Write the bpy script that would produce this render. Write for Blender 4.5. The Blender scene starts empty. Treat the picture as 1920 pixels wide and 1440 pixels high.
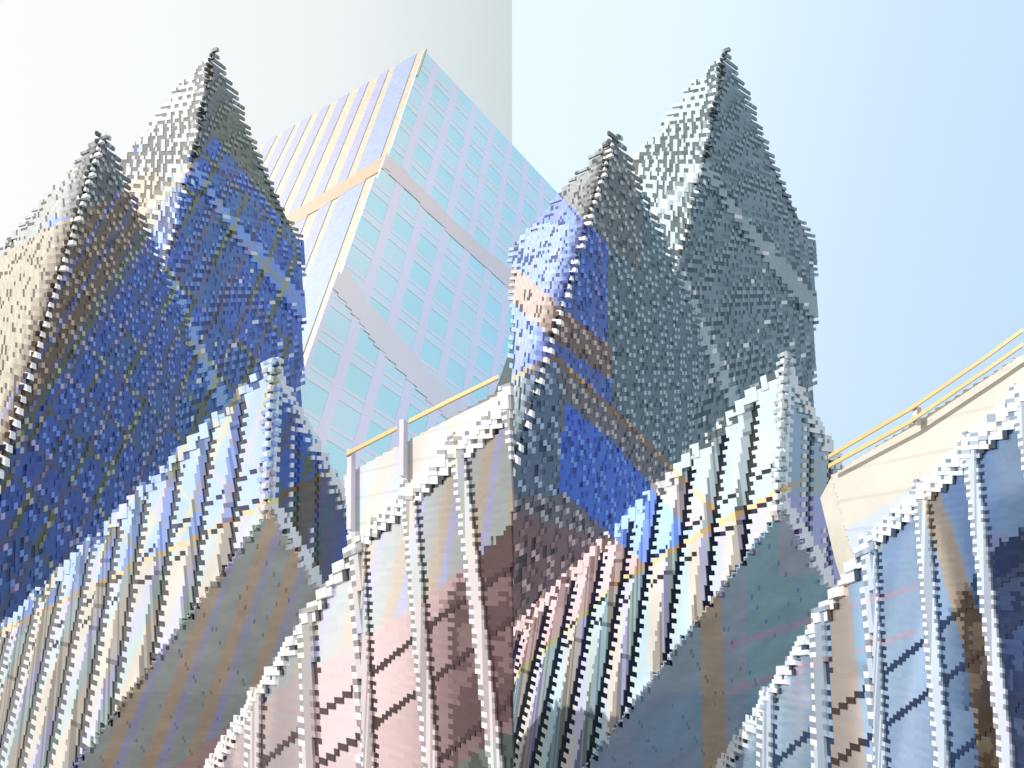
import bpy, math, random
from mathutils import Vector, Matrix
random.seed(7)
S = bpy.context.scene
COL = S.collection

# ---------------------------------------------------------------- camera
F = 1500.0                                   # focal length in photo pixels (1920 wide)
TH = math.radians(41)
CT, ST = math.cos(TH), math.sin(TH)
CAMZ = 1.6
cd = bpy.data.cameras.new('camera'); cam = bpy.data.objects.new('camera', cd); COL.objects.link(cam)
cam.location = (0, 0, CAMZ); cam.rotation_euler = (math.pi/2 + TH, 0, 0)
cd.sensor_width = 36; cd.lens = 36*F/1920; cd.clip_end = 20000; cd.clip_start = 0.1
S.camera = cam

# ---------------------------------------------------------------- light and sky
SUN = Vector((-0.74, -0.34, 0.60)).normalized()
elev = math.asin(SUN.z); az = math.atan2(SUN.x, SUN.y)
ld = bpy.data.lights.new('sun', 'SUN'); ld.energy = 3.0; ld.angle = math.radians(0.5); ld.color = (1, .965, .91)
lo = bpy.data.objects.new('sun', ld); COL.objects.link(lo)
lo.rotation_euler = (-SUN).to_track_quat('-Z', 'Y').to_euler()
S.view_settings.view_transform = 'Standard'; S.view_settings.look = 'None'
S.view_settings.exposure = 0; S.view_settings.gamma = 1

W = bpy.data.worlds.new('World'); S.world = W; W.use_nodes = True
nt = W.node_tree; nt.nodes.clear()
def N(t, tree=None, **k):
    n = (tree or nt).nodes.new(t)
    for a, b in k.items(): setattr(n, a, b)
    return n
def wl(a, b): nt.links.new(a, b)
sky = N('ShaderNodeTexSky', sky_type='NISHITA', sun_disc=False)
sky.sun_elevation = elev; sky.sun_rotation = az; sky.dust_density = 2.0; sky.air_density = 1.2
geo = N('ShaderNodeTexCoord'); sep = N('ShaderNodeSeparateXYZ'); wl(geo.outputs['Generated'], sep.inputs[0])
# thin bright veil west of the front, clearer pale air east of it
def math_n(op, a, b=None):
    n = N('ShaderNodeMath', operation=op)
    for i, v in enumerate((a, b)):
        if v is None: continue
        if isinstance(v, (int, float)): n.inputs[i].default_value = v
        else: wl(v, n.inputs[i])
    return n.outputs[0]
def ramp(src, stops):
    r = N('ShaderNodeValToRGB'); wl(src, r.inputs[0]); e = r.color_ramp.elements
    while len(e) < len(stops): e.new(0.5)
    for i, (p, c) in enumerate(stops): e[i].position = p; e[i].color = (*c, 1)
    return r.outputs[0]
tan_w = math_n('ADD', math_n('MULTIPLY', sep.outputs['X'], 0.55), 0.5)
tan_w = math_n('ADD', tan_w, math_n('MULTIPLY', math_n('SUBTRACT', 0.9, sep.outputs['Z']), 0.10))
west = ramp(tan_w, [(0.15, (1.08, 1.08, 1.08)), (0.30, (1.04, 1.06, 1.06)), (0.40, (.94, .99, .99)), (0.54, (.62, .71, .74))])
east = ramp(tan_w, [(0.48, (.93, 1.09, 1.12)), (0.62, (.88, 1.04, 1.12)), (0.74, (.70, .90, 1.08)), (0.92, (.56, .77, 1.04))])
side = math_n('GREATER_THAN', sep.outputs['X'], 0.0)
mx = N('ShaderNodeMixRGB'); wl(side, mx.inputs[0]); wl(west, mx.inputs[1]); wl(east, mx.inputs[2])
# clouds in the half of the sky behind the viewer (seen only as reflections)
no = N('ShaderNodeTexNoise'); no.inputs['Scale'].default_value = 5.0; no.inputs['Detail'].default_value = 7; no.inputs['Roughness'].default_value = .6
wl(geo.outputs['Generated'], no.inputs['Vector'])
back = math_n('MINIMUM', math_n('MAXIMUM', math_n('MULTIPLY', sep.outputs['Y'], -5.0), 0.0), 1.0)
cl = ramp(no.outputs['Fac'], [(0.42, (.42, .52, .66)), (0.56, (1.1, 1.1, 1.1))])
mb = N('ShaderNodeMixRGB'); wl(back, mb.inputs[0]); wl(mx.outputs[0], mb.inputs[1]); wl(cl, mb.inputs[2])
bg1 = N('ShaderNodeBackground'); wl(sky.outputs[0], bg1.inputs[0]); bg1.inputs[1].default_value = 0.07
bg2 = N('ShaderNodeBackground'); wl(mb.outputs[0], bg2.inputs[0]); bg2.inputs[1].default_value = 1.0
msh = N('ShaderNodeMixShader'); msh.inputs[0].default_value = 0.9
wl(bg1.outputs[0], msh.inputs[1]); wl(bg2.outputs[0], msh.inputs[2])
ow = N('ShaderNodeOutputWorld'); wl(msh.outputs[0], ow.inputs[0])

# ---------------------------------------------------------------- geometry helpers
def ray(x, y):                               # world direction through a photo pixel, 1 m forward
    cx = (x-960)/F; cy = (720-y)/F
    return Vector((cx, CT - cy*ST, cy*CT + ST))
EYE = Vector((0, 0, CAMZ))
def proj(p):
    q = p - EYE
    fz = q.y*CT + q.z*ST; cy = -q.y*ST + q.z*CT
    return 960 + F*q.x/fz, 720 - F*cy/fz
def level(x, y, h):                          # the point of a level roof line h metres up
    d = ray(x, y); return EYE + d*((h-CAMZ)/d.z)
def updir(vx, vy):
    d = ray(vx, vy)
    return (d if d.z > 0 else -d).normalized()
class Plane:
    def __init__(s, p, q, up=None, r=None):
        s.p = p; s.q = q; s.u = (q-p).normalized(); s.up = up
        s.n = s.u.cross(up if up is not None else (r-p)).normalized()
        if s.n.dot(p-EYE) > 0: s.n = -s.n    # outward = towards the street
    def at(s, x, y, h=0.0):
        d = ray(x, y); t = s.n.dot(s.p - EYE)/s.n.dot(d)
        return EYE + d*t + s.n*h
# ---------------------------------------------------------------- materials
def mat(name, rough=.5, metal=0.0, spec=.5, scale=.6, amt=.12, bump=0.0, coat=0.0):
    m = bpy.data.materials.new(name); m.use_nodes = True; t = m.node_tree; b = t.nodes['Principled BSDF']
    at = t.nodes.new('ShaderNodeVertexColor'); at.layer_name = 'panel_colour'
    tc = t.nodes.new('ShaderNodeNewGeometry')
    n = t.nodes.new('ShaderNodeTexNoise'); n.inputs['Scale'].default_value = scale; n.inputs['Detail'].default_value = 6
    t.links.new(tc.outputs['Position'], n.inputs['Vector'])
    mr = t.nodes.new('ShaderNodeMapRange'); mr.inputs[1].default_value = .3; mr.inputs[2].default_value = .7
    mr.inputs[3].default_value = 1-amt; mr.inputs[4].default_value = 1+amt
    t.links.new(n.outputs['Fac'], mr.inputs[0])
    mu = t.nodes.new('ShaderNodeVectorMath'); mu.operation = 'SCALE'
    t.links.new(at.outputs['Color'], mu.inputs[0]); t.links.new(mr.outputs[0], mu.inputs['Scale'])
    t.links.new(mu.outputs[0], b.inputs['Base Color'])
    b.inputs['Roughness'].default_value = rough; b.inputs['Metallic'].default_value = metal
    b.inputs['Specular IOR Level'].default_value = spec; b.inputs['Coat Weight'].default_value = coat
    if bump:
        bp = t.nodes.new('ShaderNodeBump'); bp.inputs['Strength'].default_value = bump; bp.inputs['Distance'].default_value = .05
        t.links.new(n.outputs['Fac'], bp.inputs['Height']); t.links.new(bp.outputs[0], b.inputs['Normal'])
    return m
M_CLAD = mat('coated_metal_cladding', .45, 0, .4, .25, .10)
M_STONE = mat('fibre_cement_panel', .7, 0, .3, .5, .10)
M_GLASS = mat('tinted_glazing', .07, .55, .6, .3, .05)
M_MIRROR = mat('pale_mirror_glazing', .25, .9, .5, .02, .02)
M_GROUND = mat('paving', .9, 0, .2, .3, .15)

def lin(c): return c/12.92 if c <= .04045 else ((c+.055)/1.055)**2.4
def ycc(Y, c):                               # brightness plus colour cast -> sRGB
    cb, cr = c[0]/255, c[1]/255
    return tuple(min(1, max(0.0, v)) for v in (Y+1.402*cr, Y-.344*cb-.714*cr, Y+1.772*cb))
def alb(rgb, g): return tuple(min(.92, max(.006, lin(v)/g)) for v in rgb)

# ---------------------------------------------------------------- mesh collecting
class MB:
    def __init__(s): s.v = []; s.f = []; s.c = []
    def prism(s, pts, off, col, back=False):  # pts = front polygon, off = vector to its back
        b = len(s.v); n = len(pts)
        s.v += [tuple(p) for p in pts] + [tuple(p+off) for p in pts]
        s.f.append(tuple(range(b, b+n))); s.c.append(col)
        for i in range(n):
            j = (i+1) % n
            s.f.append((b+i, b+n+i, b+n+j, b+j)); s.c.append(col)
        if back: s.f.append(tuple(range(b+2*n-1, b+n-1, -1))); s.c.append(col)
    def build(s, name, m, parent=None, **k):
        me = bpy.data.meshes.new(name); me.from_pydata(s.v, [], s.f)
        ca = me.color_attributes.new('panel_colour', 'FLOAT_COLOR', 'CORNER')
        i = 0
        for f, c in zip(s.f, s.c):
            for _ in f: ca.data[i].color = (*c, 1); i += 1
        me.materials.append(m); me.update()
        o = bpy.data.objects.new(name, me); COL.objects.link(o)
        if parent:
            o.parent = parent; o.location = (0, 0, 0)
            root = parent
            while root.parent: root = root.parent
            me.transform(Matrix.Translation(-root.location))
        for a, b in k.items(): o[a] = b
        return o
def thing(name, label, cat, loc, group=None):
    o = bpy.data.objects.new(name, None); COL.objects.link(o); o.location = loc
    o.empty_display_size = 2
    o['label'] = label; o['category'] = cat
    if group: o['group'] = group
    return o

def tiles(pl, poly, fn, tile=(16, 8), sub=4, avec=None, bvec=None, a3=None, b3=None, stagger=True, back=3):
    """clad plane pl with physically uniform sheared tiles; fn(xs,y,x) -> (part, Y-colour, height) or None"""
    xs_ = [p[0] for p in poly]; ys_ = [p[1] for p in poly]
    cx, cy = (min(xs_)+max(xs_))/2, (min(ys_)+max(ys_))/2
    o = pl.at(cx, cy)
    av = avec or (tile[0], 0); bv = bvec or (0, tile[1])
    a = pl.at(cx+av[0], cy+av[1]) - o; b = pl.at(cx+bv[0], cy+bv[1]) - o
    if a3 is not None: a, b = a3, b3
    aa, ab, bb = a.dot(a), a.dot(b), b.dot(b); det = aa*bb-ab*ab
    us, vs = [], []
    for p in poly:
        q = pl.at(*p) - o; qa, qb = q.dot(a), q.dot(b)
        us.append((qa*bb-qb*ab)/det); vs.append((qb*aa-qa*ab)/det)
    i0, i1 = math.floor(min(us)), math.ceil(max(us)); j0, j1 = math.floor(min(vs)), math.ceil(max(vs))
    out = {}
    sw = tile[0]/sub
    unit = (o-EYE).length/F                   # metres per photo pixel at this plane
    back = back*unit
    def emit(j, i, k0, k1, r):
        part, col, h = r
        h = h*unit
        m = out.setdefault(part, MB())
        u0 = i + k0/sub; u1 = i + k1/sub
        pts = [o + a*u0 + b*j + pl.n*h, o + a*u1 + b*j + pl.n*h, o + a*u1 + b*(j+1) + pl.n*h, o + a*u0 + b*(j+1) + pl.n*h]
        m.prism(pts, -pl.n*(h+back), col)
    for j in range(j0, j1):
        odd = j & 1
        for i in range(i0, i1):
            run = None; rk = 0
            for k in range(sub):
                P = o + a*(i+(k+.5)/sub) + b*(j+.5)
                x, y = proj(P)
                xs = x - (k+.5)*sw/2 + (tile[0]/2 if odd else 0) if stagger else x
                r = fn(xs, y, x, i, j, k)
                if r != run:
                    if run: emit(j, i, rk, k, run)
                    run = r; rk = k
            if run: emit(j, i, rk, sub, run)
    return out

def inside(p, poly):
    x, y = p; c = False; n = len(poly)
    for i in range(n):
        x1, y1 = poly[i]; x2, y2 = poly[i-1]
        if (y1 > y) != (y2 > y) and x < (x2-x1)*(y-y1)/(y2-y1)+x1: c = not c
    return c
def lerp(pts, x):                            # piecewise y(x)
    if x <= pts[0][0]: i = 0
    elif x >= pts[-1][0]: i = len(pts)-2
    else:
        i = 0
        while x > pts[i+1][0]: i += 1
    (x0, y0), (x1, y1) = pts[i], pts[i+1]
    return y0 + (y1-y0)*(x-x0)/(x1-x0)
def fr(v): return v - math.floor(v)
def hsh(*a):
    v = math.sin(sum(t*k for t, k in zip(a, (12.9898, 78.233, 37.719))))*43758.5453
    return v - math.floor(v)

# ---------------------------------------------------------------- colour casts of the cladding panels
TAN = (-13, 8); BROWN = (-14, 12); OLIVE = (-9, 1); BLUE = (37, -18); MAUVE = (16, -2); SLATE = (5, -8)
GREY = (-1, -1); PANE = (44, -40); LAV = (22, -3); PEACH = (-9, 11); CREAM = (-6, 4); ORANGE = (-34, 22)
TEAL = (2, -8); VIO = (15, -2); PINK = (-5, 13); GBLUE = (24, -14); TAUPE = (-10, 8); NAVY = (17, -9)
ORL = [(0, 1187), (240, 1068), (450, 970), (650, 868), (960, 712), (1038, 668)]
ORR = [(1038, 668), (1200, 820), (1345, 962)]
ORB = [(1150, 1098), (1220, 1058), (1345, 985), (1500, 905), (1640, 830), (1920, 650)]
PK = [(0, 1640), (330, 1440), (540, 1280), (760, 1150), (1000, 962), (1140, 1050)]
YL = [(700, 1470), (780, 1405), (960, 1275), (1140, 1112)]
def cast(x, y):
    if x < 0: x = 0
    # writing order: the most specific first
    if x < 1040 and abs(y-lerp(ORL, x)) < 4: return ORANGE
    if 1038 <= x < 1345 and abs(y-lerp(ORR, x)) < 5: return ORANGE
    if x >= 1150 and abs(y-lerp(ORB, x)) < (5 if x < 1300 else 7): return ORANGE
    if 780 < x < 1140 and abs(y-lerp(YL, x)) < 5: return (-30, 4)
    up = y < (lerp(ORL, x) if x < 1038 else 9999)
    if up and x < 1038 or (x >= 1038 and x < 1146 and y < lerp(ORR, x) and x < 1146):
        if inside((x, y), [(700, 320), (725, 285), (745, 300), (860, 420), (1000, 530), (1146, 655), (1146, 715), (1040, 640), (930, 535), (840, 460)]):
            return PEACH
        if inside((x, y), [(797, 95), (1140, 460), (1138, 640), (1146, 690), (1146, 770), (1038, 668), (600, 900), (540, 700), (560, 440), (700, 300)]):
            a = (x-1200)/(y+1100)*1000; g = y - 1.06*x
            grid = fr(a/26) < .22 or fr(g/58) < .16
            return (28, -10) if grid else BLUE if x > 960 or x < 576 else PANE
        if x < 960 and y < 260+(400-x)*.55 and x < 400 and not inside((x, y), [(390, 245), (300, 330), (250, 395), (400, 395)]):
            return BLUE if hsh(int(x/30), int(y/24)) > .93 and y > 200+(400-x)*.55 else GREY
        if x < 960:
            cl = lerp([(10, 850), (270, 428)], x)               # the olive edge
            if x < 300 and y < cl-6:
                if inside((x, y), [(160, 420), (215, 345), (300, 395), (270, 440), (20, 850), (-30, 920), (-30, 850)]):
                    return MAUVE if fr((x+y*.62)/44) < .24 else BROWN
                return TAN
            if x < 300 and abs(y-cl) < 22: return OLIVE
            if inside((x, y), [(395, 245), (580, 480), (575, 560), (650, 900), (0, 1190), (0, 860), (270, 428), (330, 330)]):
                if x < 372 and abs(y-lerp([(270, 425), (372, 285)], x)) < 8: return (-14, 2)
                a = (x-1200)/(y+1100)*1000; g = y - 1.0*x
                if fr(a/31+.3) < .22 or fr(g/96) < .10: return MAUVE if hsh(int(a/31), int(g/96)) > .4 else OLIVE
                return BLUE if hsh(int(a/31), int(g/96), 3) > .3 else (30, -18)
            if x < 372 and y > 330 and x < 275: return TAN
            return OLIVE if y > 200 and x > 400 else GREY
    if x >= 960:
        if inside((x, y), [(1058, 755), (1150, 830), (1295, 1000), (1250, 1045), (1215, 1062), (1130, 990), (1045, 915)]): return (48, -25)
        if inside((x, y), [(1038, 668), (1345, 962), (1290, 1000), (1150, 830), (1065, 750), (1058, 755), (1045, 915), (1215, 1062), (1150, 1100), (960, 1180), (960, 960), (990, 700)]):
            if x < 1050 and y < 930: return (12, -8)
            return PINK if y > 960+(x-960)*.3 else (0, 2)
        if x < 1200 and y < lerp([(960, 250), (1045, 375), (1080, 400)], x)+20: return GREY if x > 1045 else PANE
        if x < 1045 and y < 480: return PANE
        if y > 1010 and x < 1345+0.05*(y-1000):                 # wing with coloured columns
            if x < 1180 and y < lerp(YL, x): return PINK if y > 1000 else TAUPE
            q = fr(((x-1200)/(y+1100)*1000 + 400)/34)
            return CREAM if q < .32 else VIO if q < .5 else TEAL if q < .7 else (8, -12)
        if y > 955 and 1280 < x < 1520 and y > lerp(ORB, x): 
            return CREAM if fr(x/80) < .35 else VIO
        return SLATE
    # below the orange line, west half
    if y > lerp(PK, x): return PINK if not (x > 700 and y > lerp(YL, x)+90) else (-2, -3)
    q = fr(((x-1200)/(y+1100)*1000 + 400)/31)
    return CREAM if q < .34 else VIO if q < .56 else TEAL if q < .82 else TAUPE
def cast2(x, y):                             # casts on the soffit and hall of the eastern block
    if x < 960:
        if y > lerp(PK, x): return PINK if not (x > 700 and y > lerp(YL, x)+90) else (-2, -3)
        q = fr(((x-1200)/(y+1100)*1000 + 400)/31)
        return TAUPE if q < .36 else VIO if q < .58 else (0, -2)
    if inside((x, y), [(1312, 1130), (1350, 1090), (1365, 1450), (1318, 1450)]): return TAUPE
    if inside((x, y), [(1555, 1120), (1588, 1080), (1630, 1450), (1562, 1450)]): return PEACH
    if inside((x, y), [(1725, 930), (1752, 890), (1850, 1200), (1880, 1450), (1838, 1450), (1810, 1230)]): return TAUPE
    if inside((x, y), [(1192, 1340), (1312, 1290), (1320, 1385), (1200, 1450)]): return (18, -13)
    if 1330 < x < 1720:
        for c in (1090, 1175):
            if abs(y - (c+(1560-x)*.32+60)) < 6: return (10, 4)
    if x > 1850 and y > 1000: return NAVY
    return (21, -16) if x > 1400 else (12, -8)

# ================================================================= the two mirrored-image blocks
VU = (600, -1100)
def fx(x, y, yr=500): return VU[0]+(x-VU[0])*(1100+yr)/(y+1100)
def onup(x0, y0, y): return VU[0]+(x0-VU[0])*(y+1100)/(y0+1100)

def body(root, plL, pxL, plR, pxR, cols, name='core', inset=2.5):
    """solid volume behind two facades: each front outline (photo pixels on its own plane) swept along the other facade"""
    m = MB(); un = (plL.p-EYE).length/F
    vL = plR.u*((plR.q-plR.p).length*.93); vR = plL.u*((plL.q-plL.p).length*.5)
    sh = (plL.u + plR.u)*inset*un*1.6
    for pl, px, v in ((plL, pxL, vL), (plR, pxR, vR)):
        m.prism([pl.at(x, y) + sh for x, y in px], v, cols, back=True)
    return m.build(name, M_STONE, root)

G_L, G_R, G_S, G_T2R = 0.95, .52, .30, .48

def block(off, east):
    O = off
    U = updir(VU[0]+O, VU[1])
    at = lambda x, y, h: level(x+O, y, h)
    lx = 0 if east else -70                    # western limit of the northern faces
    CS = cast
    word = 'eastern' if east else 'western'
    # ------------------------------------------------------------ short tower
    H = 190
    C = at(193, 243, H); L = at(lx-2, 243+(195-lx)*1.16, H); R = at(440, 800, H)
    base = C - U*(C.z/U.z)
    t = thing('leaning_tower', ('shorter slate grey leaning tower with ribbed side, left of the tallest grey tower' if east else
              'shorter leaning tower with tan ribbed sunlit side and blue shaded side, at the far left'), 'tower', base, 'short corner towers with a white dashed edge')
    plL = Plane(C, L, U); plR = Plane(C, R, U)
    q = lambda *a: [(x+O, y) for x, y in a]
    body(t, plL, q((185, 262), (4, 492), (4, 835)) if east else q((185, 262), (-70, 565), (-70, 1090)),
         plR, q((196, 262), (425, 790), (330, 1500), (onup(192, 245, 1500)+4, 1500)), alb((.30, .33, .34), .6))
    roofL = lambda x: 245+(196-x)*1.15
    roofR = lambda x: 243+(x-193)*2.28
    corner = lambda y: onup(192, 245, y)
    g = G_L
    def f(xs, y, x, i, j, k):
        xs -= O
        if xs < lx or xs > corner(y)+3: return None
        if y < roofL(xs)+random_edge(i, j): return None
        d = corner(y)-xs
        c = CS(x, y); u = fx(xs, y)
        if d < 5.5: return ('corner', alb(ycc(.97, (c[0]*.2, c[1]*.2)), g), 2.5) if (j & 1) == 0 else ('facade', alb(ycc(.25, c), g), 1)
        if d < 25:
            Y = .40 + .012*(d-6) + .10*hsh(int(u/2.2), 1)
            if hsh(i, j, k) < .16: Y = .22
            return ('facade', alb(ycc(Y, c), g), 1.2)
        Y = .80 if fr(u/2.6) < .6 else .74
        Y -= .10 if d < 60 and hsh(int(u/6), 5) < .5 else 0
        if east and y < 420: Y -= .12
        if fr(u/5.2+.3*(j % 4)) < .30 and hsh(int(u/5.2), j) < .55: return ('facade', alb(ycc(.30, c), g), .6)
        Y += .03*hsh(i, j)
        return ('facade', alb(ycc(Y, c), g), 1.2)
    def random_edge(i, j): return -6 + 14*(hsh(i, j, 9) < .4)
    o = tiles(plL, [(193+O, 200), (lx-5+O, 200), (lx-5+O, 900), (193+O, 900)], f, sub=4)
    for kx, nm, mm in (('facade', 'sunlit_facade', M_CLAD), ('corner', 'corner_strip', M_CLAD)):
        if kx in o: o[kx].build(nm, mm, t)
    g2 = G_R
    def f(xs, y, x, i, j, k):
        xs -= O
        if xs < corner(y): return None
        if y < roofR(xs) + (6 if j & 1 else -4): return None
        if xs > 470: return None
        c = CS(x, y); u = fx(xs, y, 700)
        gg = y - 2.02*xs
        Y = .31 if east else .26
        rb = fr((u+9)/27)
        if y < roofR(xs)+26: rb = .9 if rb > .3 else rb
        fl = fr((gg+7*hsh(int(u/27)))/29)
        if rb < .26:
            Y = (.58 if (k+j) & 1 else .38) if c[0] < 20 else (.47 if (k+j) & 1 else .27)
            return ('rib', alb(ycc(Y, c), g2), 2)
        if rb < .36: Y = .20
        elif fl < .13 and hsh(i, j, 4) < .8: return ('facade', alb(ycc(.11, c), g2), .5)
        else: Y += .03*(hsh(int(u/13.5), int(gg/29))-.5)
        if y < 430 and hsh(i, j, 2) < .07: Y += .12
        return ('facade', alb(ycc(Y, c), g2), 1)
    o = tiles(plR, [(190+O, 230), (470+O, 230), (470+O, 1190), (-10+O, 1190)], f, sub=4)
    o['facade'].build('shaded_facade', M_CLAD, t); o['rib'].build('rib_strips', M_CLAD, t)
    # ------------------------------------------------------------ tall tower
    H = 350
    C = at(400, 92, H); L = at(215, 92+185*1.16, H); R = at(574, 452, H)
    t = thing('tall_leaning_tower', ('tall slate grey leaning tower with checkered pale side and ledges, right of the view' if east else
              'tall leaning tower with pale checkered tip turning blue below, left of the pale glass tower'), 'tower', C-U*(C.z/U.z), 'tall corner towers with ledges')
    plL = Plane(C, L, U); plR = Plane(C, R, U)
    body(t, plL, q((394, 112), (222, 312), (212, 1190)), plR, q((398, 112), (566, 462), (545, 1500), (168, 1500)), alb((.34, .37, .39), .6))
    CP = [(92, 400), (285, 366), (330, 353), (500, 314), (520, 305), (1000, 190)]
    corner = lambda y: lerp(CP, y)
    b1L = lambda x: 308+(366-x)*.98            # ledge centre line on the sunlit side
    b1R = lambda x: lerp([(350, 300), (370, 330), (430, 418), (575, 590)], x)
    b2R = lambda x: lerp([(300, 505), (330, 560), (380, 680), (440, 800)], x)
    def f(xs, y, x, i, j, k):
        xs -= O
        d = corner(y)-xs
        if d < -1 or y < 98+(398-xs)*1.16+(-7 if hsh(i, j, 1) < .35 else 4) or xs < 215: return None
        c = CS(x, y); u = fx(xs, y, 300)
        if abs(y-b1L(xs)) < 13 and xs < 366:
            Y = .88 if abs(y-b1L(xs)) < 9 else .72
            if hsh(i, j) < .07: Y = .55
            return ('ledge', alb(ycc(Y, c), g), 2.5)
        if d < 6 and (j & 1 or y > 340): return ('facade', alb(ycc(.93, c), g), 2)
        if d < 17: Y = .36 if hsh(int(u/3), j) < .75 else .62; return ('facade', alb(ycc(Y, c), g), 1)
        q = fr(u/8.2)
        gg = fr((y+1.12*xs)/15.5)
        if q < .54 and ((j & 1) == 0 or gg < .3): return ('facade', alb(ycc(.36 if hsh(i, j, 6) < .6 else .28, c), g), .8)
        if gg < .16: return ('facade', alb(ycc(.38, c), g), .8)
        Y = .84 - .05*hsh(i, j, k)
        return ('facade', alb(ycc(Y, c), g), 1.8)
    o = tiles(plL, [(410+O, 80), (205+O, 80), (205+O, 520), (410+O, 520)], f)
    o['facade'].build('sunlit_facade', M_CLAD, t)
    if 'ledge' in o: o['ledge'].build('ledge', M_STONE, t)
    g2 = G_T2R
    def f(xs, y, x, i, j, k):
        xs -= O
        rr = lerp([(400, 97), (440, 180), (530, 405), (572, 452)], xs)
        if xs < corner(y)-1 or y < rr+(8 if j & 1 else -3): return None
        if xs > (573 if j & 1 else 567) - (y-450)*.012: return None
        c = CS(x, y); u = fx(xs, y, 450); gg = y-2.0*xs
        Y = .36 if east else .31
        t1 = 11+ (xs-350)*.10
        if xs > 350 and y < 660 and abs(y-b1R(xs)) < t1:
            Y = .52 - .03*hsh(int(u/14)) if abs(y-b1R(xs)) < t1*.8 else .30
            if hsh(i, j) < .06: Y += .25
            return ('ledge', alb(ycc(Y, c), g2), 4)
        if xs < 440 and y > 500 and abs(y-b2R(xs)) < 26:
            Y = .55 if y > b2R(xs)-16 else (.78 if hsh(i, j, k) < .4 else .4)
            return ('ledge2', alb(ycc(Y, c), g2), 4)
        q = fr(u/12.5)
        if q < .30:
            Y = (.13 if (j & 1) else .30)
            return ('facade', alb(ycc(Y, c), g2), .6)
        if q < .50 and (j & 1) == 0: return ('facade', alb(ycc(.46, c), g2), 1.8)
        if fr(gg/21) < .16 and hsh(i, j, 3) < .8: return ('facade', alb(ycc(.19, c), g2), .6)
        if y > 480 and hsh(i, j, 7) < .035: Y = .80
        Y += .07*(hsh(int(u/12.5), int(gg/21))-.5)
        return ('facade', alb(ycc(Y, c), g2), 1.2)
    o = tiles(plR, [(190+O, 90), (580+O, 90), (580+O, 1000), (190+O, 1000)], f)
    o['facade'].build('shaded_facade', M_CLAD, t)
    o['ledge'].build('ledge', M_STONE, t); o['ledge2'].build('ledge', M_STONE, t)
    # ------------------------------------------------------------ overhanging wing
    H = 36
    C = at(517, 672, H); L = at(lx-2, 672+(517-lx)*.99, H); R = at(692, 1002, H)
    plL = Plane(C, L, U); plR = Plane(C, R, U)
    s1 = plL.at(505+O, 962); s2 = plL.at(190+O, 1372); s3 = plR.at(602+O, 1116)
    plS = Plane(s1, s2, r=s3)
    t = thing('overhanging_wing', ('overhanging wing with pale columns and slate blue underside, below the grey towers' if east else
              'overhanging wing with cream and blue columns and striped taupe underside, below the blue towers'), 'building', C-U*(C.z/U.z), 'wings with columns and a smooth underside')
    body(t, plL, q((511, 684), (lx, 684+(514-lx)*.992), (lx, 1290-lx), (480, 900)), plR, q((520, 694), (678, 998), (604, 1110), (508, 958)), alb((.35, .36, .38), .6))
    g = 1.12
    tops = [447, 388, 327, 265, 215, 160, 105, 56, 5, -50]
    yr = lambda x: 675+(514-x)*.992
    yb = lambda x: lerp([(-100, 1754), (190, 1371), (505, 960), (520, 940)], x)
    fl1 = lambda x: lerp([(0, 1262), (250, 1062), (340, 985), (500, 868)], x)
    fl2 = lambda x: lerp([(0, 1290), (200, 1137), (320, 1056), (450, 962), (500, 926)], x)
    def f(xs, y, x, i, j, k):
        xs -= O
        if xs < lx or y > yb(xs) or y > 1500: return None
        e = y-yr(xs); c = CS(x, y); u = fx(xs, y, 900)
        bay = 50
        cc = onup(514, 675, y)
        for n, tx in enumerate(tops):
            ty = yr(tx); cx = onup(tx, ty, y); w = 1+(y-900)*.0004
            dd = (xs-cx)/w; d0 = (x-O-cx)/w; e0 = y-yr(x-O)
            if -9 < d0 < 8 and e0 > -14+6*(abs(d0) > 5):
                if d0 < -7 and not (j & 1) and e0 > 20: return ('panel%d' % n, alb(ycc(.90, c), g), 1)
                Y = .66 if hsh(i*4+k, 2) < .55 else .50
                if hsh(j, n) < .05: Y -= .2
                if e < 46: Y -= .08
                return ('column%d' % n, alb(ycc(Y, c), g), 1.6)
            if dd >= 7.5 and bay == 50: bay = n
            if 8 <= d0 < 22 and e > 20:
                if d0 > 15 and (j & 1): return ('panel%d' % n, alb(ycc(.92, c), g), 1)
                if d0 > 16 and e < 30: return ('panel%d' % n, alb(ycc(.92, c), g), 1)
                return ('col_shade%d' % n, alb(ycc(.11, (c[0]*.5, c[1]*.5)), g), .2)  # column's cast shadow put in as a near-black strip on its right
        if xs > cc-7: 
            return ('column99', alb(ycc(.70 if (k & 1) else .80, c), g), 4) if e > -14 and xs < cc+3 else None
        if e < 19.5: return None
        if abs(y-fl1(x-O)) < 4.2 or abs(y-fl2(x-O)) < 4.2: return ('floor_joint%d' % (bay*2+(abs(y-fl1(x-O)) < 4.2)), alb(ycc(.12, c), g), .3)
        if y > yb(xs)-9: return ('panel%d' % bay, alb(ycc(.93 if (j & 1) else .45, c), g), 2)
        Y = .90
        return ('panel%d' % bay, alb(ycc(Y, c), g), 1)
    def fpar(xs, y, x, i, j, k):
        xs -= O
        e = y-yr(xs); c = CS(x, y); u = fx(xs, y, 900)
        if xs < lx or xs > onup(514, 675, y) or e < -5 or e >= 19.5: return None
        if e < 3: return ('parapet', alb(ycc(.90, c), g), 3)
        if e < 10: return ('parapet', alb(ycc(.85 if hsh(int(u/12), 3) < .25 else .34, c), g), 1.5 if e > 4 else 3)
        if e < 16: return ('parapet', alb(ycc(.90, c), g), 3)
        return ('parapet', alb(ycc(.36, c), g), 1)
    o = tiles(plL, [(530+O, 640), (lx-8+O, 640), (lx-8+O, 1500), (530+O, 1500)], f)
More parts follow.
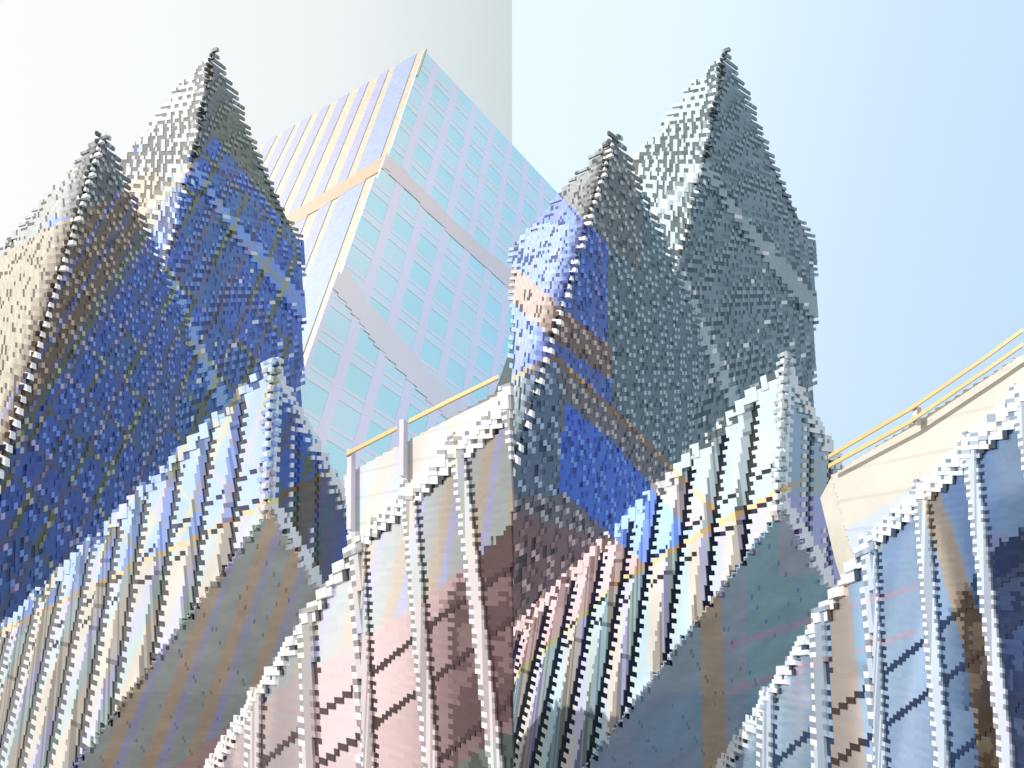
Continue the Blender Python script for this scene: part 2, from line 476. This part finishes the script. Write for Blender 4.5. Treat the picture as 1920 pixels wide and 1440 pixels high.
    o.update(tiles(plL, [(530+O, 640), (lx-8+O, 640), (lx-8+O, 1500), (530+O, 1500)], fpar))
    lab = {'panel': ('wall_panel', M_CLAD), 'col_shade': ('painted_column_shadow', M_GLASS), 'parapet': ('parapet', M_CLAD), 'floor_joint': ('floor_joint', M_CLAD)}
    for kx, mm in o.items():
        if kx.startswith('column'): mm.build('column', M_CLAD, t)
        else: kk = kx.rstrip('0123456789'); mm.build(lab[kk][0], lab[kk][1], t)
    # short shaded end
    top = lambda x: lerp([(512, 675), (690, 1000)], x)
    bot = lambda x: lerp([(505, 950), (606, 1122)], x)
    gR = .42
    def f(xs, y, x, i, j, k):
        xs -= O
        cc = onup(514, 675, y)
        if xs < cc: return None
        e = y-top(xs); b = bot(xs)-y; c = CS(x, y) if not east else cast(x, y)
        if east and y > 860: c = (-6, 0) if y < 930 and xs > 540 else ((14, 3) if y > 920 else c)
        if xs > 606+max(0, (1110-y)*.62) + (6 if j & 1 else 0): return None
        if y < 668: return None
        if xs < cc+8 and y < 958: return ('column', alb(ycc(.62 if (k & 1) else .72, c), gR), 3)
        if xs < cc+11 and y < 958: return ('column', alb(ycc(.92, (0, 0)) if (j & 1) else ycc(.3, c), gR), 2.5)
        if e < (-6 if j & 1 else 3) or b < (0 if j & 1 else -8): return None
        if e < 34+ (8 if j & 1 else -4):
            Y = .88
            if fr(e/11) < .26 and (j & 1): Y = .35
            return ('parapet', alb(ycc(Y, c), gR), 3)
        if b < 34 + (6 if j & 1 else -6):
            Y = .82
            if fr((b+3)/12) < .22 and (j & 1) == 0: Y = .30
            return ('band', alb(ycc(Y, c), gR), 3)
        for vn, vx in enumerate((553, 590)):
            v = onup(vx, 900, y)
            if v-1 < xs < v+1.6: return ('window_bar%d' % vn, alb(ycc(.9, (0, 0)) if (j & 1) else ycc(.2, c), gR), 2)
            if v+5 < xs < v+7: return ('window_bar%d' % (vn+2), alb(ycc(.12, c), gR), 1)
        return ('window', alb(ycc(.34, c), gR), 0)
    o = tiles(plR, [(500+O, 660), (700+O, 660), (700+O, 1130), (500+O, 1130)], f)
    wp = o['window'].build('end_window', M_GLASS, t)
    for kx, mm in o.items():
        if kx.startswith('window_bar'): mm.build('window_bar', M_CLAD, wp)
        elif kx != 'window': mm.build({'parapet': 'end_parapet', 'column': 'corner_column', 'band': 'edge_band'}[kx], M_CLAD, t)
    # underside
    sp = [(506, 958), (608, 1124), (585, 1165), (330, 1560), (45, 1560)]
    def f(xs, y, x, i, j, k):
        X = x-O
        if not inside((X, y), sp): return None
        c = cast2(x, y)
        if 500 < X < 640 and y < 1080 and east: c = (14, -6)
        Y = .50 + .02*hsh(i, j)
        if X < 560 and y > 1300: Y -= .03
        # thin open joints
        l1 = y+1.36*X; l2 = y-1.72*X
        if abs(fr(l2/150+.2)-.5) < .016 and fr(l1/44) < .5: Y = .40
        if abs(fr(l1/105)-.5) < .013 and (j % 3) == 0: Y = .42
        return ('soffit', alb(ycc(Y, c), G_S), 0.0)
    o = tiles(plS, [(620+O, 940), (40+O, 940), (40+O, 1560), (620+O, 1560)], f)
    o['soffit'].build('underside', M_STONE, t)
    # ------------------------------------------------------------ glazed hall in front
    H = 12
    xr = 1010 if east else 960
    A = at(300, 1568, H); B = at(680, 994, H); D = at(xr, 994-(xr-680)*.985, H)
    t = thing('glazed_hall', ('blue glazed hall with ribbed white pilasters and cloud reflections, lower right corner' if east else
              'brown and mauve glazed hall with ribbed white pilasters, bottom centre left of the grey wing'), 'building', B-U*(B.z/U.z), 'glazed halls with pilasters')
    pA = Plane(A, B, U); pB = Plane(B, D, U)
    m = MB(); xq = xr-2
    for pl, px in ((pA, q((300, 1578), (680, 1002), (740, 2600), (300, 2600))), (pB, q((680, 1002), (xq, 1002-(xq-680)*.985), (xq, 2600), (740, 2600)))):
        m.prism([pl.at(x, y, -.05) for x, y in px], Vector((0, 12, 0)), alb((.5, .5, .5), .6), back=True)
    m.build('core', M_STONE, t)
    pil = [(480, 1270), (577, 1125), (671, 1000), (765, 895), (856, 815), (945, 700)]
    yr2 = lambda x: 994+(680-x)*1.51 if x < 680 else 994-(x-680)*.985
    sl = [lambda x: lerp([(500, 1425), (592, 1347), (700, 1262), (835, 1150), (960, 1062)], x),
          lambda x: lerp([(592, 1440), (705, 1357), (835, 1257), (960, 1160)], x),
          lambda x: lerp([(592, 1650), (760, 1480), (960, 1310)], x)]
    up1 = lambda x: lerp([(850, 872), (960, 785)], x)
    def f(xs, y, x, i, j, k):
        xs0 = xs-O; X = x-O
        if X > xr-.5 or X < 290 or y > 1560: return None
        xs = xs0
        e = y-yr2(xs)
        th = 34+max(0, xs-640)*.11
        c = cast2(x, y)
        if c == (12, -8): c = (20, -15)
        ggl = .80
        bay = 50
        for n, (px, py) in enumerate(pil):
            cx = px + (py-y)*-(px-545)/(py+1100)*.75
            dd = xs-cx; d0 = X-cx
            if -14 < d0 < 13 and y > yr2(cx)-8+(4 if abs(d0) > 9 else 0):
                hh = hsh(i*4+k, n)
                Y = (.95 if (j & 1) else .55) if d0 < -6 else .78 if hh < .55 else .62
                if d0 > 9 and not (j & 1): Y = .5
                if east and n == 0 and y < 1290: Y = .6
                dark = (xs > 850 and y > 1100)
                c2 = (c[0]*.45, c[1]*.45)
                return ('pilaster%d' % n, alb(ycc(Y, c2), .85), 3.5)
            if dd >= 8: bay = n
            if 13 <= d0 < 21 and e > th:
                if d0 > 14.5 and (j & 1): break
                return ('shadow_paint%d' % n, alb(ycc(.15, c), .8), .0)  # shadow beside the pilaster painted in as a dark toothed strip
        if e < th: return None
        for n, s in enumerate(sl):
            if abs(y-s(X)) < 6.5: return ('spandrel%d' % (n*100+bay), alb(ycc(.13, c), .8), 1)
        if xs > 868 and abs(y-up1(X)) < 6: return ('spandrel%d' % (300+bay), alb(ycc(.12, c), .8), 1)
        Y = lerp([(300, .80), (690, .80), (760, .74), (850, .58), (960, .56)], xs)
        if y > sl[1](xs): Y -= .06
        bx = lerp([(780, 1230), (840, 1110), (900, 1030), (960, 968)], xs)
        if xs > 845 and y > bx + 18*hsh(int(xs/12), 5): Y = .24 + (.12 if hsh(int(xs/20), int(y/30)) < .3 else 0)
        elif xs > 800 and y > bx and xs < 860: Y -= .12
        if east and xs > 820 and y > 1330 and xs < 870: Y = .5
        if east: Y *= .93
        return ('glazing%d' % bay, alb(ycc(Y + .03*hsh(i, j), c), ggl), 0.0)
    def fp(xs, y, x, i, j, k):
        xs -= O; X = x-O
        if X > xr-.5 or X < 290 or y > 1560: return None
        e = y-yr2(xs); th = 34+max(0, xs-640)*.11; c = cast2(x, y)
        if e < -3+(6 if (j & 1) else 0): return None
        if e < th:
            q = e/th
            Y = .86 if q < .3 else .93
            if .30 < q < .36 or .62 < q < .68: Y = .5 if (j & 1) else .8
            if hsh(i, j, 11) < .10: Y -= .25
            if q > .93: Y = .22
            if q > .9 and Y > .5: Y = .85
            if .78 < q < .84 and (j & 1): Y = .3
            c2 = (c[0]*.5, c[1]*.5)
            return ('parapet', alb(ycc(Y, c2), .8), 5 if q < .6 else 3)
        return None
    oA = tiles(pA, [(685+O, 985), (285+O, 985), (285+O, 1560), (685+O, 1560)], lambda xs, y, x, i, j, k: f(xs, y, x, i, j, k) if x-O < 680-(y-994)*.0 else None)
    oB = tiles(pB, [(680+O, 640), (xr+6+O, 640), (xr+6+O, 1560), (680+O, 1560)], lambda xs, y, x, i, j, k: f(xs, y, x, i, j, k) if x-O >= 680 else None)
    oA.update(tiles(pA, [(685+O, 960), (285+O, 960), (285+O, 1590), (685+O, 1560)], lambda xs, y, x, i, j, k: fp(xs, y, x, i, j, k) if x-O < 680 else None))
    oB.update(tiles(pB, [(680+O, 640), (xr+6+O, 640), (xr+6+O, 1160), (680+O, 1160)], lambda xs, y, x, i, j, k: fp(xs, y, x, i, j, k) if x-O >= 680 else None))
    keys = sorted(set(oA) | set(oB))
    nm = {'parapet': 'parapet', 'glazing': 'glazing', 'shadow_paint': 'shadow_paint'}
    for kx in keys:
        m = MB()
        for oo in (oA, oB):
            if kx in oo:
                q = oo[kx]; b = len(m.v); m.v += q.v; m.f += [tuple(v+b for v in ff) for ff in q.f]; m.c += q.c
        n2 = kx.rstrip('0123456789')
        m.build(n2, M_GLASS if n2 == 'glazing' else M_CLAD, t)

block(0, False)
block(960, True)

# ================================================================= pale glass tower between the two blocks
def pale_tower():
    U = updir(1200, -1100)
    H = 700
    C = level(797, 93, H); R = level(1144, 465, H); L = level(470, 285, H)
    t = thing('pale_glass_tower', 'pale cyan glass tower with lavender grid and peach ledges, behind the blue towers', 'tower', C-U*(C.z/U.z))
    plL = Plane(C, L, U); plR = Plane(C, R, U)
    body(t, plL, [(795, 103), (485, 292), (420, 900), (515, 900)], plR, [(797, 103), (1138, 468), (1120, 900), (532, 900)], alb((.86, .88, .95), .7), inset=4)
    cn = lambda y: lerp([(95, 797), (287, 730), (300, 722), (335, 705), (500, 643), (520, 632), (900, 500)], y)
    b1 = lambda x: lerp([(700, 290), (725, 305), (800, 378), (860, 440), (1000, 562), (1160, 690)], x)
    b2 = lambda x: lerp([(600, 490), (640, 525), (700, 610), (800, 720), (860, 775), (900, 820)], x)
    GP = .72
    un = (C-EYE).length/F
    def f(xs, y, x, i, j, k):
        if x < cn(y)-1 or x > 1143 or y < 95+(x-797)*1.075: return None
        if abs(y-b1(x)) < (17 if x > 730 else 14) and x > 700: return ('ledge', alb((1, .82, .79), .84), 1.2)
        if abs(y-b2(x)) < 34-(x-600)*.02 and 600 < x < 880 and y > 480: return ('ledge2', alb((1, .84, .83), .82), 1.2)
        if k < 3: return ('mullion', alb(ycc(.84, (30, -1)), GP), .5)
        q = j % 11
        if q == 0 or q == 3: return ('mullion', alb(ycc(.85, (28, 0)), GP), .4)
        if q in (1, 2): return ('mullion', alb(ycc(.87, (34, -18)), GP), .1)
        return ('glazing', alb(ycc(.90, (36, -36) if hsh(i, j//11) < .6 else (30, -28)), GP), 0)
    o = tiles(plR, [(797, 93), (1144, 465), (1144, 900), (480, 900), (640, 500)], f, tile=(35, 4), sub=10, a3=plR.u*un*50, b3=-U*un*5.2, stagger=False, back=4)
    o['glazing'].build('glazing', M_MIRROR, t); o['mullion'].build('mullion_grid', M_MIRROR, t)
    o['ledge'].build('ledge', M_MIRROR, t); o['ledge2'].build('ledge', M_MIRROR, t)
    fins = {}
    tf = [765, 722, 686, 648, 612, 578, 545, 512]
    def f(xs, y, x, i, j, k):
        if x > cn(y) or x < 486: return None
        bl = 300+(728-x)*.62                     # peach ledge
        if abs(y-bl) < 12: return ('ledge', alb(ycc(.84, (-26, 20)), 1.4), 1.5)
        low = y > bl
        top = 108+(768-x)*.585
        if y < top: return None
        a = (x-1200)/(y+1100)*1000
        for n, tx in enumerate(tf):
            ty = 108+(768-tx)*.585
            a0 = (tx-1200)/(ty+1100)*1000
            w = 15 if n == 0 else 6.5
            if low: a0 -= 9
            if -w < a-a0 < w*.7 : return ('fin%d' % n, alb(ycc(.85, (26, -6) if n else (32, -14)), 1.45), 1.2)
        return ('wall', alb(ycc(.91, (-18, 9)), 1.35), 0)
    o = tiles(plL, [(797, 93), (480, 285), (480, 900), (800, 900)], f, tile=(5, 6), sub=1, a3=plL.u*un*4, b3=-U*un*5.2, stagger=False, back=4)
    for kx, m in o.items(): m.build({'ledge': 'ledge', 'wall': 'finned_wall'}.get(kx, 'fin'), M_CLAD, t)
pale_tower()

# ================================================================= pale roof pavilions with an orange handrail
def pavilion(h, poly, rails, posts, label):
    p0 = level(*poly[0], h); p1 = level(*poly[1], h)
    pl = Plane(p0, p1, Vector((0, 0, 1)))
    t = thing('roof_pavilion', label, 'pavilion', (p0.x, p0.y, 0), 'pale roof pavilions')
    m = MB(); m.prism([pl.at(x, y) for x, y in poly], Vector((0, 2, 0)), alb(ycc(.9, (-9, 5)), 1.05), back=True)
    m.build('core', M_STONE, t)
    def f(xs, y, x, i, j, k):
        if not inside((x, y), poly): return None
        c = cast(x, y) if x < 960 else ((-9, 5) if y < 1010-(x-1560)*.62 else (14, -8))
        return ('wall', alb(ycc(.95 if j % 9 else .90, (c[0]*.9, c[1]*.9)), 1.3), 1.5)
    xs_ = [p[0] for p in poly]; ys_ = [p[1] for p in poly]
    tiles(pl, [(min(xs_), min(ys_)), (max(xs_), min(ys_)), (max(xs_), max(ys_)), (min(xs_), max(ys_))], f, stagger=False, back=1)['wall'].build('wall', M_CLAD, t)
    for r in rails:
        m = MB()
        for (x0, y0), (x1, y1) in zip(r[:-1], r[1:]):
            m.prism([pl.at(x0, y0-3.5, .6), pl.at(x1, y1-3.5, .6), pl.at(x1, y1+3.5, .6), pl.at(x0, y0+3.5, .6)], Vector((0, .12, 0)), alb(ycc(.84, (-44, 22)), 1.15), back=True)
        m.build('handrail', M_CLAD, t)
    for x, y0, y1 in posts:
        m = MB(); m.prism([pl.at(x-4, y0, .5), pl.at(x+4, y0, .5), pl.at(x+4, y1, .5), pl.at(x-4, y1, .5)], -pl.n*.3, alb(ycc(.88, (6, 2)), 1.1), back=True)
        m.build('post', M_CLAD, t)
pavilion(26, [(645, 893), (958, 722), (958, 1700), (664, 1700), (655, 1010)], [[(665, 860), (760, 812)], [(782, 800), (858, 762), (950, 718)]], [(668, 850, 1000), (766, 795, 900)],
         'cream roof pavilion with thin orange handrail behind the mauve hall, below the pale glass tower')
pavilion(24, [(1560, 892), (1935, 655), (1935, 1700), (1640, 1700), (1612, 1075), (1590, 1010)], [[(1570, 862), (1730, 770), (1860, 682), (1935, 628)], [(1570, 880), (1720, 800), (1870, 700), (1935, 655)]], [(1729, 768, 800)],
         'cream roof pavilion with double peach handrail behind the blue hall, far right')

# ================================================================= ground
m = MB(); m.v = [(-6000, -6000, 0), (6000, -6000, 0), (6000, 6000, 0), (-6000, 6000, 0)]; m.f = [(0, 1, 2, 3)]; m.c = [(.32, .31, .30)]
m.build('ground', M_GROUND, None, kind='structure')
